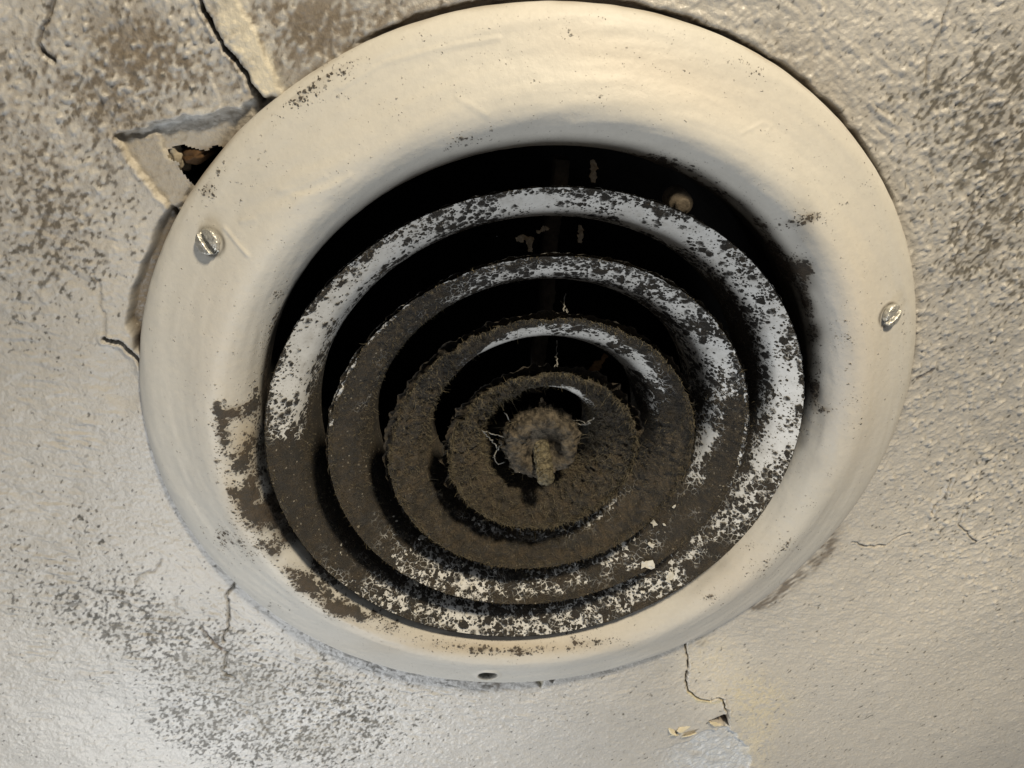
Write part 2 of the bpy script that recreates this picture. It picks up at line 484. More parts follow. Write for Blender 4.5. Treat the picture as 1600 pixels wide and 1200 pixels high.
    crack([(296, -40), (306, -12), (318, 12), (330, 30), (342, 48), (356, 72), (366, 90), (380, 114), (386, 132), (396, 146), (408, 160)], 0.0062, 0.03, 0.85, lip=0.004)
    crack([(396, 148), (406, 158), (414, 166)], 0.016, 0.014, 0.55, (0.16, 0.13, 0.10))
    crack([(160, 531), (180, 535), (195, 544), (207, 558), (220, 580)], 0.008, 0.05, 0.9, lip=0.004)
    low = PX([(165, 535), (195, 547), (210, 565), (222, 585), (240, 620), (190, 640), (150, 600)])
    H = H - 0.008 * sstep(0.03, -0.03, poly_sd(XW, YW, low))
    # gap between cut plaster and flange, left
    gap = PX([(266, 328), (251, 348), (241, 368), (231, 395), (224, 418), (218, 446), (208, 470), (201, 488), (200, 508), (209, 528), (210, 545), (222, 552), (262, 548), (290, 350)])
    k = sstep(0.007, -0.005, poly_sd(X + fnoise(nx, ny, 9, seed=48) * 0.003, Y + fnoise(nx, ny, 9, seed=49) * 0.003, gap))
    H = H - 0.034 * k
    tint(k * 0.92, (0.15, 0.122, 0.088))
    tint(splat(px, py, [(214, 535, 8, 14, 0, 1.0)]), (0.03, 0.02, 0.015))
    # gap round the top and right of the rim
    g = 0.004 + 0.009 * np.exp(-((np.degrees(TH) - 88) / 20) ** 2) + 0.006 * np.exp(-((np.degrees(TH) - 45) / 22) ** 2)
    g = g + 0.0016 * fnoise(nx, ny, 5, seed=41) + 0.001 * st
    on = sstep(22, 30, np.degrees(TH)) * sstep(106, 99, np.degrees(TH))
    k = sstep(0.003, -0.003, R - 1 - g) * on
    H = H - 0.018 * k
    tint(k * 0.85, (0.16, 0.12, 0.08))
    lipm = np.exp(-((R - 1 - g - 0.008) / 0.008) ** 2) * on * 0.8
    H = H + lipm * 0.004
    # lower left and lower right cracks
    crack([(371, 906), (362, 922), (354, 934), (356, 955), (353, 975), (347, 1003)], 0.0042, 0.012, 0.8, (.14, .12, .09))
    crack([(352, 1020), (350, 1045), (372, 1062)], 0.004, 0.006, 0.6, (.10, .085, .06))
    crack([(318, 980), (335, 1003), (350, 1020)], 0.005, 0.004, 0.6, (.14, .085, .06))
    crack([(1075, 998), (1074, 1020), (1075, 1042), (1073, 1060), (1074, 1079)], 0.0042, 0.02, 0.85)
    crack([(1074, 1079), (1092, 1088), (1108, 1092), (1122, 1088), (1128, 1090), (1133, 1106), (1137, 1122)], 0.004, 0.02, 0.7, lip=0.004)
    tint(sstep(0.012, 0.004, pl_dist(XW, YW, PX([(1076, 1082), (1094, 1092), (1112, 1096), (1124, 1092)]), .05)) * 0.8, (0.74, 0.65, 0.43))
    crack([(1486, 748), (1478, 768), (1470, 778), (1456, 794), (1450, 802)], 0.005, 0.010, 0.55, (0.13, 0.10, 0.07), lip=0.005)
    crack([(1330, 846), (1350, 850), (1386, 850), (1404, 836), (1424, 830)], 0.004, 0.005, 0.4, (0.2, 0.16, 0.12), lip=0.002)
    crack([(1438, 596), (1450, 586), (1461, 574)], 0.006, 0.004, 0.8, (.10, .085, .075))
    crack([(1546, 298), (1528, 332), (1500, 372)], 0.004, 0.006, 0.65)
    crack([(1490, -10), (1478, 30), (1466, 60), (1452, 130)], 0.004, 0.006, 0.5)
    crack([(80, -8), (68, 30), (60, 62), (66, 82), (84, 96)], 0.007, 0.008, 0.75, lip=0.002)
    crack([(1600, 330), (1570, 366), (1530, 420)], 0.004, 0.005, 0.5)
    crack([(1540, 770), (1512, 790), (1500, 820), (1528, 846), (1560, 830)], 0.004, 0.005, 0.3, (0.2, 0.16, 0.12), lip=0.003)
    crack([(255, 872), (238, 888), (212, 905)], 0.004, 0.003, 0.5, (.13, .115, .09))
    crack([(150, 425), (158, 480), (163, 530)], 0.004, 0.004, 0.4, (.2, .17, .13))
    for q in ([(182, 938), (200, 942), (222, 952)], [(275, 930), (282, 948), (292, 958)], [(315, 975), (330, 996), (342, 1012)], [(378, 1050), (386, 1070), (404, 1074)], [(205, 1018), (235, 1010), (250, 1003)], [(390, 1110), (410, 1130), (420, 1140)]):
        crack(q, 0.005, 0.002, 0.42, (.14, .125, .10))
    # bare bluish-white patch, bottom right, sunk a paint layer
    patch = PX([(1168, 1250), (1169, 1180), (1164, 1160), (1150, 1142), (1136, 1134), (1118, 1133), (1100, 1140), (1078, 1157), (1046, 1162), (1000, 1180), (980, 1250)])
    wob = fnoise(nx, ny, 6, seed=47) * 0.006
    sd = poly_sd(XW + wob, YW + wob, patch, 0.1)
    k = sstep(0.005, -0.005, sd) * np.clip(0.85 + 0.2 * st2, 0, 1)
    kk = k * sstep(990, 1100, px)
    H = H - 0.008 * kk + 0.0009 * kk * st
    tint(kk * 0.9, (0.62, 0.64, 0.66))
    cream = splat(px, py, [(1190, 1095, 46, 34, 20, 1.0), (1185, 1145, 22, 50, 0, .7), (1115, 1035, 36, 34, 0, .6), (1155, 1080, 40, 18, 0, .7)]) * np.clip(0.55 + 0.35 * st + 0.45 * diag, 0, 1)
    tint(cream * 0.8, (0.74, 0.65, 0.475))
    # small hole and chips
    tri = PX([(1107, 1125), (1137, 1112), (1139, 1134), (1122, 1130)])
    sdt = poly_sd(X, Y, tri)
    k = sstep(0.002, -0.003, sdt)
    H = H - 0.05 * k
    tint(k, (0.10, 0.05, 0.025))
    for t3, dpt, cl in (([(832, 1060), (850, 1064), (846, 1076)], 0.01, (0.42, 0.38, 0.28)), ([(855, 1058), (870, 1058), (864, 1068)], 0.04, (0.07, 0.06, 0.045))):
        k = sstep(0.002, -0.003, poly_sd(X, Y, PX(t3)))
        H = H - dpt * k
        tint(k, cl)
    # fade the relief out towards the far border and under the flange
    edge = np.minimum(np.minimum(X - X0, X1 - X), np.minimum(Y - Y0, Y1 - Y))
    H = H * sstep(0.0, 0.06, edge)
    H = np.where(R < 0.99, np.minimum(H, -0.004), H)
    hole = PX([(258, 233), (272, 229), (286, 234), (300, 237), (322, 243), (340, 240), (354, 230), (340, 275), (300, 296), (281, 270)])
    sdh = poly_sd(XW, YW, hole)
    keepv = (sdh > 0) & (R > 0.955)
    V = np.stack([X, Y, H], -1).reshape(-1, 3)
    F = grid_faces(nx, ny)
    kf = keepv.reshape(-1)
    F = F[kf[F].all(1)]
    # coarse border out to four flange radii
    used = np.zeros(len(V), bool)
    used[F.ravel()] = True
    idx = np.cumsum(used) - 1
    F = idx[F]
    V = V[used]
    C = col.reshape(-1, 3)[used]
    D = dirt.reshape(-1)[used]
    B = 5.0
    bx, by = [-B, X0, xs[-1], B], [-B, Y0, ys[-1], B]
    nb = len(V)
    gv = np.array([(x, y, 0.0) for x in bx for y in by])
    gf = [(nb + i * 4 + j, nb + (i + 1) * 4 + j, nb + (i + 1) * 4 + j + 1, nb + i * 4 + j + 1) for i in range(3) for j in range(3) if (i, j) != (1, 1)]
    V = np.vstack([V, gv])
    C = np.vstack([C, np.tile(base, (16, 1))])
    D = np.concatenate([D, np.zeros(16)])
    F = np.vstack([F, np.array(gf)])
    F = F[:, ::1]
    o = mesh_np('ceiling', V, F, M_CEIL, None, {'col': np.clip(C, 0.01, 0.9), 'dirt': D})
    tag(o, 'cracked grey-beige painted plaster ceiling speckled with grime around the vent', 'ceiling', kind='structure')
    return o

ceiling = build_ceiling()

def lathe(prof, n, off=(0, 0), tilt=(0, 0)):
    """revolved profile [(r, h)...] -> theta (n,), V (n, m, 3)"""
    prof = np.asarray(prof, float)
    th = np.linspace(0, 2 * np.pi, n, endpoint=False)
    r, h = prof[:, 0], prof[:, 1]
    X = np.cos(th)[:, None] * r
    Y = np.sin(th)[:, None] * r
    Z = h[None] + tilt[0] * X + tilt[1] * Y
    return th, np.stack([X + off[0], Y + off[1], Z], -1)

def resample(pts, n, smooth_it=0):
    """even resampling of a polyline after Chaikin rounding"""
    p = np.asarray(pts, float)
    for _ in range(smooth_it):
        q = [p[0]]
        for a, b in zip(p[:-1], p[1:]):
            q += [a * .75 + b * .25, a * .25 + b * .75]
        q.append(p[-1])
        p = np.array(q)
    d = np.concatenate([[0], np.cumsum(np.hypot(*np.diff(p, axis=0).T))])
    t = np.linspace(0, d[-1], n)
    return np.stack([np.interp(t, d, p[:, 0]), np.interp(t, d, p[:, 1])], 1)

# broken hole in the plaster: dark cavity, lath end and lump behind it
def cavity(name, pts, depth, mat, parent, lip=0.0):
    ring = [at(x, y, lip) for x, y in pts]
    n = len(ring)
    c = np.mean(ring, 0)
    V, F = [], []
    for k, (z, g) in enumerate(((lip - 0.006, 1.10), (lip - depth * .5, 1.15), (lip - depth, 1.05))):
        for p in ring:
            q = c + (p - c) * g
            V.append((q[0], q[1], z))
    for k in range(2):
        for i in range(n):
            F.append((k * n + i, k * n + (i + 1) % n, (k + 1) * n + (i + 1) % n, (k + 1) * n + i))
    V.append((c[0], c[1], lip - depth))
    for i in range(n):
        F.append((2 * n + i, 2 * n + (i + 1) % n, 3 * n, 3 * n))
    me = bpy.data.meshes.new(name)
    me.from_pydata([tuple(v) for v in W(np.array(V))], [], [tuple(dict.fromkeys(f)) for f in F])
    return link(name, me, mat, parent)

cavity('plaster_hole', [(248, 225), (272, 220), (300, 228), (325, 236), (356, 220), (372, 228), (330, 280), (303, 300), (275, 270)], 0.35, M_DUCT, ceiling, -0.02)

def blob(name, c, rad, mat, parent, seed=0, nz=0.18, n=28, m=16, axis=None):
    r = np.random.default_rng(seed)
    U = np.linspace(0, 2 * np.pi, n, endpoint=False)[:, None]
    T = np.linspace(0, np.pi, m)[None]
    d = np.stack([np.sin(T) * np.cos(U), np.sin(T) * np.sin(U), np.cos(T) + 0 * U], -1)
    k = np.ones(d.shape[:2])
    for _ in range(14):
        w = r.standard_normal(3) * r.uniform(1, 5)
        k += nz * 0.3 * np.sin(d @ w + r.uniform(0, 6))
    V = (d * k[..., None]) * np.array(rad)
    if axis is not None:
        V = V @ np.array(axis).T
    V = V + np.array(c)
    return mesh_np(name, V.reshape(-1, 3), grid_faces(n, m, True)[:, ::-1], mat, parent)

p = at(309, 240, -0.05)
blob('lath_end', p, (0.038, 0.020, 0.03), M_LATH, ceiling, 3, 0.15)
p = at(276, 243, -0.045)
blob('plaster_lump', p, (0.026, 0.034, 0.02), M_PLAST, ceiling, 5, 0.3)

def flake(pts, h, rise, mat, name='paint_flake', parent=None, n=9, seed=0, thick=0.0035):
    """a curled flake: quad patch spanned by four pixels, lifted along one edge"""
    r = np.random.default_rng(seed)
    A = [at(x, y, h) for x, y in pts]
    V = np.zeros((n, n, 3))
    for i in range(n):
        for j in range(n):
            u, v = i / (n - 1), j / (n - 1)
            q = A[0] * (1 - u) * (1 - v) + A[1] * u * (1 - v) + A[2] * u * v + A[3] * (1 - u) * v
            q = q + np.array([r.normal(0, .0008), r.normal(0, .0008), rise * (v ** 1.7) + 0.25 * rise * math.sin(u * 3.1) * v])
            V[i, j] = q
    top = V.reshape(-1, 3)
    bot = top - np.array([0, 0, thick])
    F = grid_faces(n, n)
    F = np.vstack([F, F[:, ::-1] + n * n])
    side = []
    rim = [(i, 0) for i in range(n)] + [(n - 1, j) for j in range(1, n)] + [(i, n - 1) for i in range(n - 2, -1, -1)] + [(0, j) for j in range(n - 2, 0, -1)]
    for a, b in zip(rim, rim[1:] + rim[:1]):
        ia, ib = a[0] * n + a[1], b[0] * n + b[1]
        side.append((ia, ia + n * n, ib + n * n, ib))
    F = np.vstack([F, np.array(side)])
    return mesh_np(name, np.vstack([top, bot]), F, mat, parent)

flake([(1040, 1131), (1050, 1136), (1058, 1146), (1046, 1142)], 0.002, 0.012, M_FLAKE, parent=ceiling, seed=1)
flake([(1088, 1131), (1066, 1133), (1056, 1137), (1064, 1141)], 0.002, 0.014, M_FLAKE, parent=ceiling, seed=2)
flake([(1042, 1154), (1052, 1149), (1060, 1144), (1050, 1143)], 0.002, 0.012, M_FLAKE, parent=ceiling, seed=3)
flake([(1064, 1155), (1082, 1149), (1087, 1140), (1066, 1146)], 0.002, 0.014, M_FLAKE, parent=ceiling, seed=4)
flake([(1136, 1135), (1122, 1131), (1106, 1124), (1116, 1132)], 0.001, 0.010, M_FLAKE, parent=ceiling, seed=5)

# ---------------------------------------------------------------- diffuser
dif = bpy.data.objects.new('air_diffuser', None)
COL.objects.link(dif)
tag(dif, 'round cream ceiling air vent with four dusty concentric cone rings', 'air vent')

OFF = (-0.0137, -0.0269)
TLT = (-0.0095, 0.0264)

def build_flange():
    prof = [(0.985, -0.012), (1.0, -0.008), (1.003, 0.002), (0.997, 0.014), (0.976, 0.032), (0.938, 0.046), (0.90, 0.060), (0.862, 0.079), (0.838, 0.0895), (0.815, 0.0945), (0.792, 0.090), (0.768, 0.075), (0.746, 0.052), (0.728, 0.024), (0.717, -0.005), (0.713, -0.03), (0.712, -0.09)]
    pr = resample(prof, 104, 2)
    n, m = 1500, len(pr)
    th, V = lathe(pr, n)
    d = np.gradient(pr, axis=0)
    nr, nh = d[:, 1], -d[:, 0]
    L = np.hypot(nr, nh)
    nr, nh = nr / L, nh / L
    if nh[40] < 0:
        nr, nh = -nr, -nh
    N = np.stack([np.cos(th)[:, None] * nr, np.sin(th)[:, None] * nr, np.ones(n)[:, None] * nh], -1)
    px, py = pix(V)
    s_r = np.hypot(V[..., 0], V[..., 1])
    # relief: brushed paint, drips, ridges
    e = fnoise(n, m, 60, 9, seed=51) * 0.0007 + fnoise(n, m, 18, 2.2, 0.12, seed=52) * 0.00035 + fnoise(n, m, 3, 2, seed=53) * 0.00018 + fnoise(n, m, 26, 1.0, 0.03, seed=58) * 0.00013
    def ridge(pts, w, hgt):
        P0 = np.array([at(x, y, .055) for x, y in pts])
        dd = pl_dist(V[..., 0], V[..., 1], P0, .05)
        return hgt * np.exp(-(dd / w) ** 2)
    e += ridge([(352, 356), (372, 374), (392, 391)], .004, .003)
    e += ridge([(378, 344), (400, 338)], .004, .002)
    e += ridge([(715, 150), (760, 175)], .005, .0015) + ridge([(460, 300), (490, 296), (520, 285), (550, 268)], .005, .002) + ridge([(440, 295), (475, 285), (510, 268)], .004, .0018)
    e += ridge([(530, 140), (600, 100), (680, 78), (780, 60)], .004, .0022) + ridge([(1150, 205), (1190, 190), (1205, 196), (1195, 203)], .003, .0014)
    wave = splat(px, py, [(480, 290, 90, 40, -25, 1.0)])
    e += wave * 0.0016 * np.sin((px * 0.35 + py) * 0.16)
    # open screw hole at the bottom
    hole = np.array(at(762, 1052, .05))
    dh = np.hypot(V[..., 0] - hole[0], (V[..., 1] - hole[1]))
    sl = sstep(0.030, 0.016, dh)
    e -= 0.075 * sl
    e += 0.004 * np.exp(-((dh - 0.034) / 0.008) ** 2)
    V = V + N * e[..., None]

    col = np.empty(V.shape)
    t1 = fnoise(n, m, 90, 14, seed=54)
    base = np.array([0.600, 0.575, 0.520])
    col[:] = base * (1 + 0.022 * t1)[..., None]
    def tint(mk, c):
        k = np.clip(mk, 0, 1)[..., None]
        col[:] = col * (1 - k) + np.array(c) * k
    tint(splat(px, py, [(1020, 110, 200, 50, 20, .35), (1330, 560, 60, 200, 0, .35), (340, 560, 60, 160, 0, .2), (1150, 900, 90, 50, -40, .35), (800, 1000, 260, 40, 0, .35)]), (0.62, 0.53, 0.42))
    # mould and dust
    c1 = fnoise(n, m, 3.0, 2.2, seed=55)
    c2 = fnoise(n, m, 1.2, 0.9, seed=56)
    c3 = fnoise(n, m, 9, 5, seed=57)
    dens = splat(px, py, [
        (358, 645, 24, 9, 10, .95), (392, 634, 22, 10, -20, 0.9), (345, 670, 10, 40, 0, .45), (405, 595, 12, 60, 10, .45),
        (400, 715, 30, 26, 40, .75), (430, 790, 30, 50, -40, .80), (385, 770, 22, 56, -20, .62), (362, 720, 14, 60, -10, .42),
        (428, 856, 30, 16, 40, .85), (470, 905, 22, 14, 40, .75), (508, 936, 34, 15, 35, 1.0), (545, 958, 26, 12, 30, .7), (500, 885, 34, 16, 40, .75),
        (590, 968, 36, 12, 20, .75), (620, 985, 30, 12, 15, .55), (700, 1008, 50, 9, 5, .5), (780, 1018, 50, 8, 0, .45), (850, 1016, 50, 7, -3, .5), (925, 1005, 40, 8, -8, .4), (885, 995, 20, 12, 40, .6),
        (385, 745, 38, 100, -18, .20), (490, 905, 80, 28, 40, .20), (415, 600, 10, 90, 8, .3), (360, 845, 40, 16, 30, .32), (420, 945, 20, 8, 0, .3),
        (1235, 415, 18, 20, 0, .75), (1250, 345, 36, 10, -15, .55), (1260, 420, 12, 10, 0, .8), (1262, 470, 9, 80, -8, .55), (1270, 620, 10, 60, 10, .5), (1210, 390, 10, 60, -30, .6), (1285, 640, 16, 6, 0, .6),
        (930, 245, 60, 8, 6, 1.0), (1000, 250, 60, 8, 6, 1.0), (1090, 285, 50, 12, 30, .9), (880, 240, 30, 6, 0, .5),
        (1200, 880, 44, 18, -40, .30), (1230, 860, 30, 12, -40, .2), (1110, 935, 20, 12, 0, .35), (1170, 850, 14, 10, 0, .4),
        (540, 100, 60, 24, -30, .20), (480, 130, 50, 24, -35, .24), (440, 165, 40, 24, -40, .26), (335, 280, 40, 30, -40, .24), (600, 70, 60, 14, -20, .2), (555, 250, 50, 14, -30, .20), (720, 220, 60, 10, -15, .22), (1160, 100, 40, 14, 30, .3), (1360, 280, 12, 40, -20, .3),
        (1320, 520, 20, 60, 0, .18), (1330, 640, 20, 40, 0, .2), (1410, 560, 8, 60, 5, .2), (440, 480, 16, 40, 20, .3), (330, 300, 12, 10, 0, .3)])
    dens = np.clip(dens * 0.80 * (1 + 0.38 * c3) + 0.075 + 0.04 * c1, 0, 1.0)
    dens = np.where(s_r > 0.985, dens * 0.5, dens)
    mask = np.clip((dens - 0.7) * 3, 0, 1)
    # light soiling round the throat on the right and top, and ochre stain bottom left
    soil = splat(px, py, [(1265, 520, 22, 160, -4, .75), (1210, 400, 22, 80, -32, .75), (1110, 300, 70, 14, 32, .7), (420, 740, 17, 56, -10, .95), (455, 822, 22, 54, -40, .95), (505, 880, 44, 14, 42, .6), (1010, 258, 80, 10, 8, .7), (860, 238, 120, 6, -3, .5), (1255, 660, 18, 60, 15, .6), (440, 830, 40, 90, -35, .4), (1100, 905, 60, 14, -40, .35)]) * (0.75 + 0.25 * c3)
    kk = np.clip(soil, 0, .92)[..., None]
    col = col * (1 - kk) + np.array([0.060, 0.051, 0.040]) * kk
    st = splat(px, py, [(385, 690, 24, 34, 0, .5), (370, 790, 16, 60, -20, .45), (520, 950, 80, 16, 35, .35), (780, 1012, 180, 10, 0, .4)])
    kk = np.clip(st, 0, 1)[..., None]
    col = col * (1 - kk) + np.array([0.44, 0.335, 0.19]) * kk
    # near-black in the empty hole, grime on the turned rim
    kk = (sstep(0.036, 0.022, dh) * 0.95)[..., None]
    col = col * (1 - kk) + np.array([0.035, 0.03, 0.02]) * kk
    for sx, sy in ((330, 377), (1386, 490)):
        q = at(sx, sy, .052)
        ds = np.hypot(V[..., 0] - q[0], V[..., 1] - q[1])
        kk = (np.exp(-((ds - 0.029) / 0.0045) ** 2) * np.clip(0.75 + 0.3 * c1, 0, 1) * 0.85)[..., None]
        col = col * (1 - kk) + np.array([0.06, 0.048, 0.035]) * kk
    rim = sstep(0.992, 1.001, s_r) * np.clip(0.25 + 0.25 * c3, 0, 1)
    kk = (rim * 0.6)[..., None]
    col = col * (1 - kk) + np.array([0.25, 0.19, 0.12]) * kk
    dirt = np.clip(mask + soil, 0, 1)
    inner = sstep(0.014, -0.012, V[..., 2]) * (s_r < 0.75)  # shade and dirt inside the throat painted near-black
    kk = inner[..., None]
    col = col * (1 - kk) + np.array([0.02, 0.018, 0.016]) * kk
    # loosely raised dust
    V = V + N * (mask * (0.0016 + 0.0007 * c2))[..., None]
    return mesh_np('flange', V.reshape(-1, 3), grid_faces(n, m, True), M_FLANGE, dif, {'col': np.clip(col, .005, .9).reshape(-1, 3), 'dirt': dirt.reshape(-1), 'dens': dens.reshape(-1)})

flange = build_flange()

# duct behind the throat
def build_duct():
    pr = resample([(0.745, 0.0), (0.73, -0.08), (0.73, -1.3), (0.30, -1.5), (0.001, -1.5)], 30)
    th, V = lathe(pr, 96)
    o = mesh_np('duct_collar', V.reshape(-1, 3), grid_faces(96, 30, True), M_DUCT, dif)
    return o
build_duct()

def table(phi_deg, s, knots):
    """periodic table: knots {phi: [(s, v), ...]} -> value at (phi, s)"""
    ks = sorted(knots)
    vals = np.array([np.interp(s, [a for a, _ in knots[k]], [b for _, b in knots[k]]) for k in ks])
    ph = np.array(ks, float)
    ph2 = np.concatenate([ph[-1:] - 360, ph, ph[:1] + 360])
    v2 = np.vstack([vals[-1:], vals, vals[:1]])
    o = np.empty((len(phi_deg), len(s)))
    for j in range(len(s)):
        o[:, j] = np.interp(phi_deg, ph2, v2[:, j])
    return o

def F1(v):
    return [(0, v), (1, v)]
# dust cover along each ring: angle (degrees, seen from the room) -> [(0 lip .. 1 neck, cover)]
KN = {
 1: {90: [(0, .85), (.16, .7), (.3, .42), (.75, .45), (1, .7)], 70: [(0, .8), (.16, .65), (.3, .35), (.7, .25), (1, .6)], 55: [(0, .75), (.15, .4), (.3, .22), (.7, .4), (1, .85)], 35: [(0, .7), (.2, .6), (.5, .6), (.8, .75), (1, .95)],
     18: [(0, .6), (.2, .28), (.5, .28), (.75, .6), (1, .97)], 5: [(0, .6), (.2, .32), (.5, .35), (.75, .7), (1, .98)], -10: [(0, .7), (.3, .5), (.6, .5), (.8, .9), (1, 1)], -25: [(0, .85), (.3, .68), (.6, .7), (.8, .95), (1, 1)], -42: [(0, .95), (.3, .90), (.5, .82), (.8, .95), (1, 1)],
     -58: [(0, .95), (.3, .72), (.5, .85), (1, .95)], -72: [(0, .85), (.2, .72), (.5, .8), (1, .95)], -86: [(0, .62), (.2, .6), (.5, .78), (1, .95)], -98: [(0, .52), (.2, .52), (.45, .72), (1, .92)], -112: [(0, .7), (.25, .62), (.45, .6), (1, .9)],
     -124: [(0, .8), (.3, .72), (.6, .82), (1, .95)], -138: [(0, .9), (.4, .88), (1, 1)], -155: F1(.98), -172: F1(1.0), 178: F1(1.0), 172: [(0, .95), (.3, .75), (.7, .75), (1, 1)], 163: [(0, .85), (.3, .35), (.7, .35), (1, .9)], 150: [(0, .85), (.35, .3), (.7, .22), (1, .75)],
     135: [(0, .88), (.35, .45), (.6, .25), (1, .5)], 120: [(0, .85), (.25, .6), (.6, .55), (1, .75)], 105: [(0, .85), (.2, .6), (.5, .55), (1, .8)]},
 2: {90: [(0, .95), (.18, .75), (.3, .55), (.7, .45), (1, .7)], 72: [(0, .95), (.2, .65), (.4, .5), (.7, .5), (1, .7)], 55: [(0, .9), (.25, .6), (.5, .55), (.8, .6), (1, .8)], 40: [(0, .9), (.25, .6), (.5, .45), (.8, .4), (1, .7)], 25: [(0, .9), (.3, .6), (.6, .45), (1, .7)], 14: [(0, .97), (.4, .93), (.7, .75), (1, .9)],
     2: [(0, 1), (.4, .97), (.6, .68), (.8, .6), (1, .9)], -12: [(0, 1), (.45, .97), (.6, .72), (.8, .66), (1, .95)], -24: F1(.97), -40: [(0, 1), (.5, .94), (1, .98)], -55: [(0, .97), (.35, .88), (.6, .9), (1, .98)], -70: [(0, .95), (.3, .82), (.6, .84), (1, .97)], -85: [(0, .95), (.25, .8), (.5, .8), (1, .95)], -100: [(0, .92), (.25, .78), (.5, .76), (1, .95)],
     -115: [(0, .86), (.3, .72), (.6, .75), (1, .95)], -128: [(0, .85), (.3, .8), (.6, .75), (1, .95)], -145: [(0, .97), (.5, .92), (1, .99)], -165: F1(1.0), 170: F1(.98), 150: [(0, 1), (.5, .97), (.8, .93), (1, .97)], 130: F1(.97), 115: [(0, .98), (.4, .93), (.7, .85), (1, .8)], 103: [(0, .97), (.25, .85), (.5, .65), (.75, .6), (1, .7)]},
 3: {90: [(0, 1), (.2, .96), (.32, .3), (.7, .14), (1, .2)], 75: [(0, 1), (.22, .95), (.36, .35), (.8, .25), (1, .3)], 62: [(0, 1), (.3, .93), (.45, .6), (.8, .45), (1, .55)], 48: [(0, 1), (.25, .8), (.45, .42), (1, .5)], 35: [(0, 1), (.35, .9), (.5, .5), (1, .7)], 20: [(0, 1), (.6, .98), (.8, .85), (1, .9)], 5: F1(1), -20: F1(1), -45: [(0, 1), (.6, .97), (.75, .90), (1, .97)],
     -65: [(0, 1), (.5, .97), (.68, .84), (1, .95)], -90: [(0, 1), (.5, .98), (.68, .86), (1, .95)], -115: [(0, 1), (.5, .98), (.68, .84), (1, .95)], -140: F1(1), 180: F1(1), 145: F1(1), 132: [(0, 1), (.75, .98), (.9, .7), (1, .6)], 118: [(0, 1), (.5, .98), (.66, .4), (.85, .2), (1, .3)], 104: [(0, 1), (.3, .97), (.42, .3), (.75, .12), (1, .2)]},
 4: {90: [(0, 1), (.55, .99), (.7, .5), (1, .3)], 70: [(0, 1), (.5, .98), (.62, .6), (1, .35)], 50: [(0, 1), (.55, .99), (.75, .6), (1, .5)], 35: F1(1), -90: F1(1), 180: F1(1), 125: F1(1), 110: [(0, 1), (.75, .99), (.9, .7), (1, .5)]},
}
GEO = {1: (0.687, 0.089, 0.591, 0.004, 1300), 2: (0.539, 0.099, 0.440, 0.014, 1060), 3: (0.395, 0.104, 0.290, 0.017, 820), 4: (0.249, 0.099, 0.150, 0.025, 620)}
THICK = {1: 0.0010, 2: 0.0018, 3: 0.0034, 4: 0.005}

def fibres(name, roots, normals, length, width, mat, parent, seed, curl=0.6, segs=3):
    r = np.random.default_rng(seed)
    k = len(roots)
    d = normals + r.normal(0, 0.75, (k, 3))
    d /= np.linalg.norm(d, axis=1)[:, None]
    L = length * r.lognormal(-0.15, 0.5, k)
    side = np.cross(d, r.normal(0, 1, (k, 3)))
    side /= np.linalg.norm(side, axis=1)[:, None] + 1e-9
    bend = r.normal(0, curl, (k, 3))
    V = np.zeros((k, segs + 1, 2, 3))
    for i in range(segs + 1):
        t = i / segs
        c = roots + d * (L * t)[:, None] + bend * (L * t * t * 0.6)[:, None]
        w = width * (1 - 0.65 * t)
        V[:, i, 0] = c - side * w / 2
        V[:, i, 1] = c + side * w / 2
    b = np.arange(k)[:, None] * (segs + 1) * 2
    F = []
    for i in range(segs):
        F.append(np.stack([b[:, 0] + 2 * i, b[:, 0] + 2 * i + 1, b[:, 0] + 2 * i + 3, b[:, 0] + 2 * i + 2], 1))
    o = mesh_np(name, V.reshape(-1, 3), np.vstack(F), mat, parent)
    o['kind'] = 'stuff'
    return o

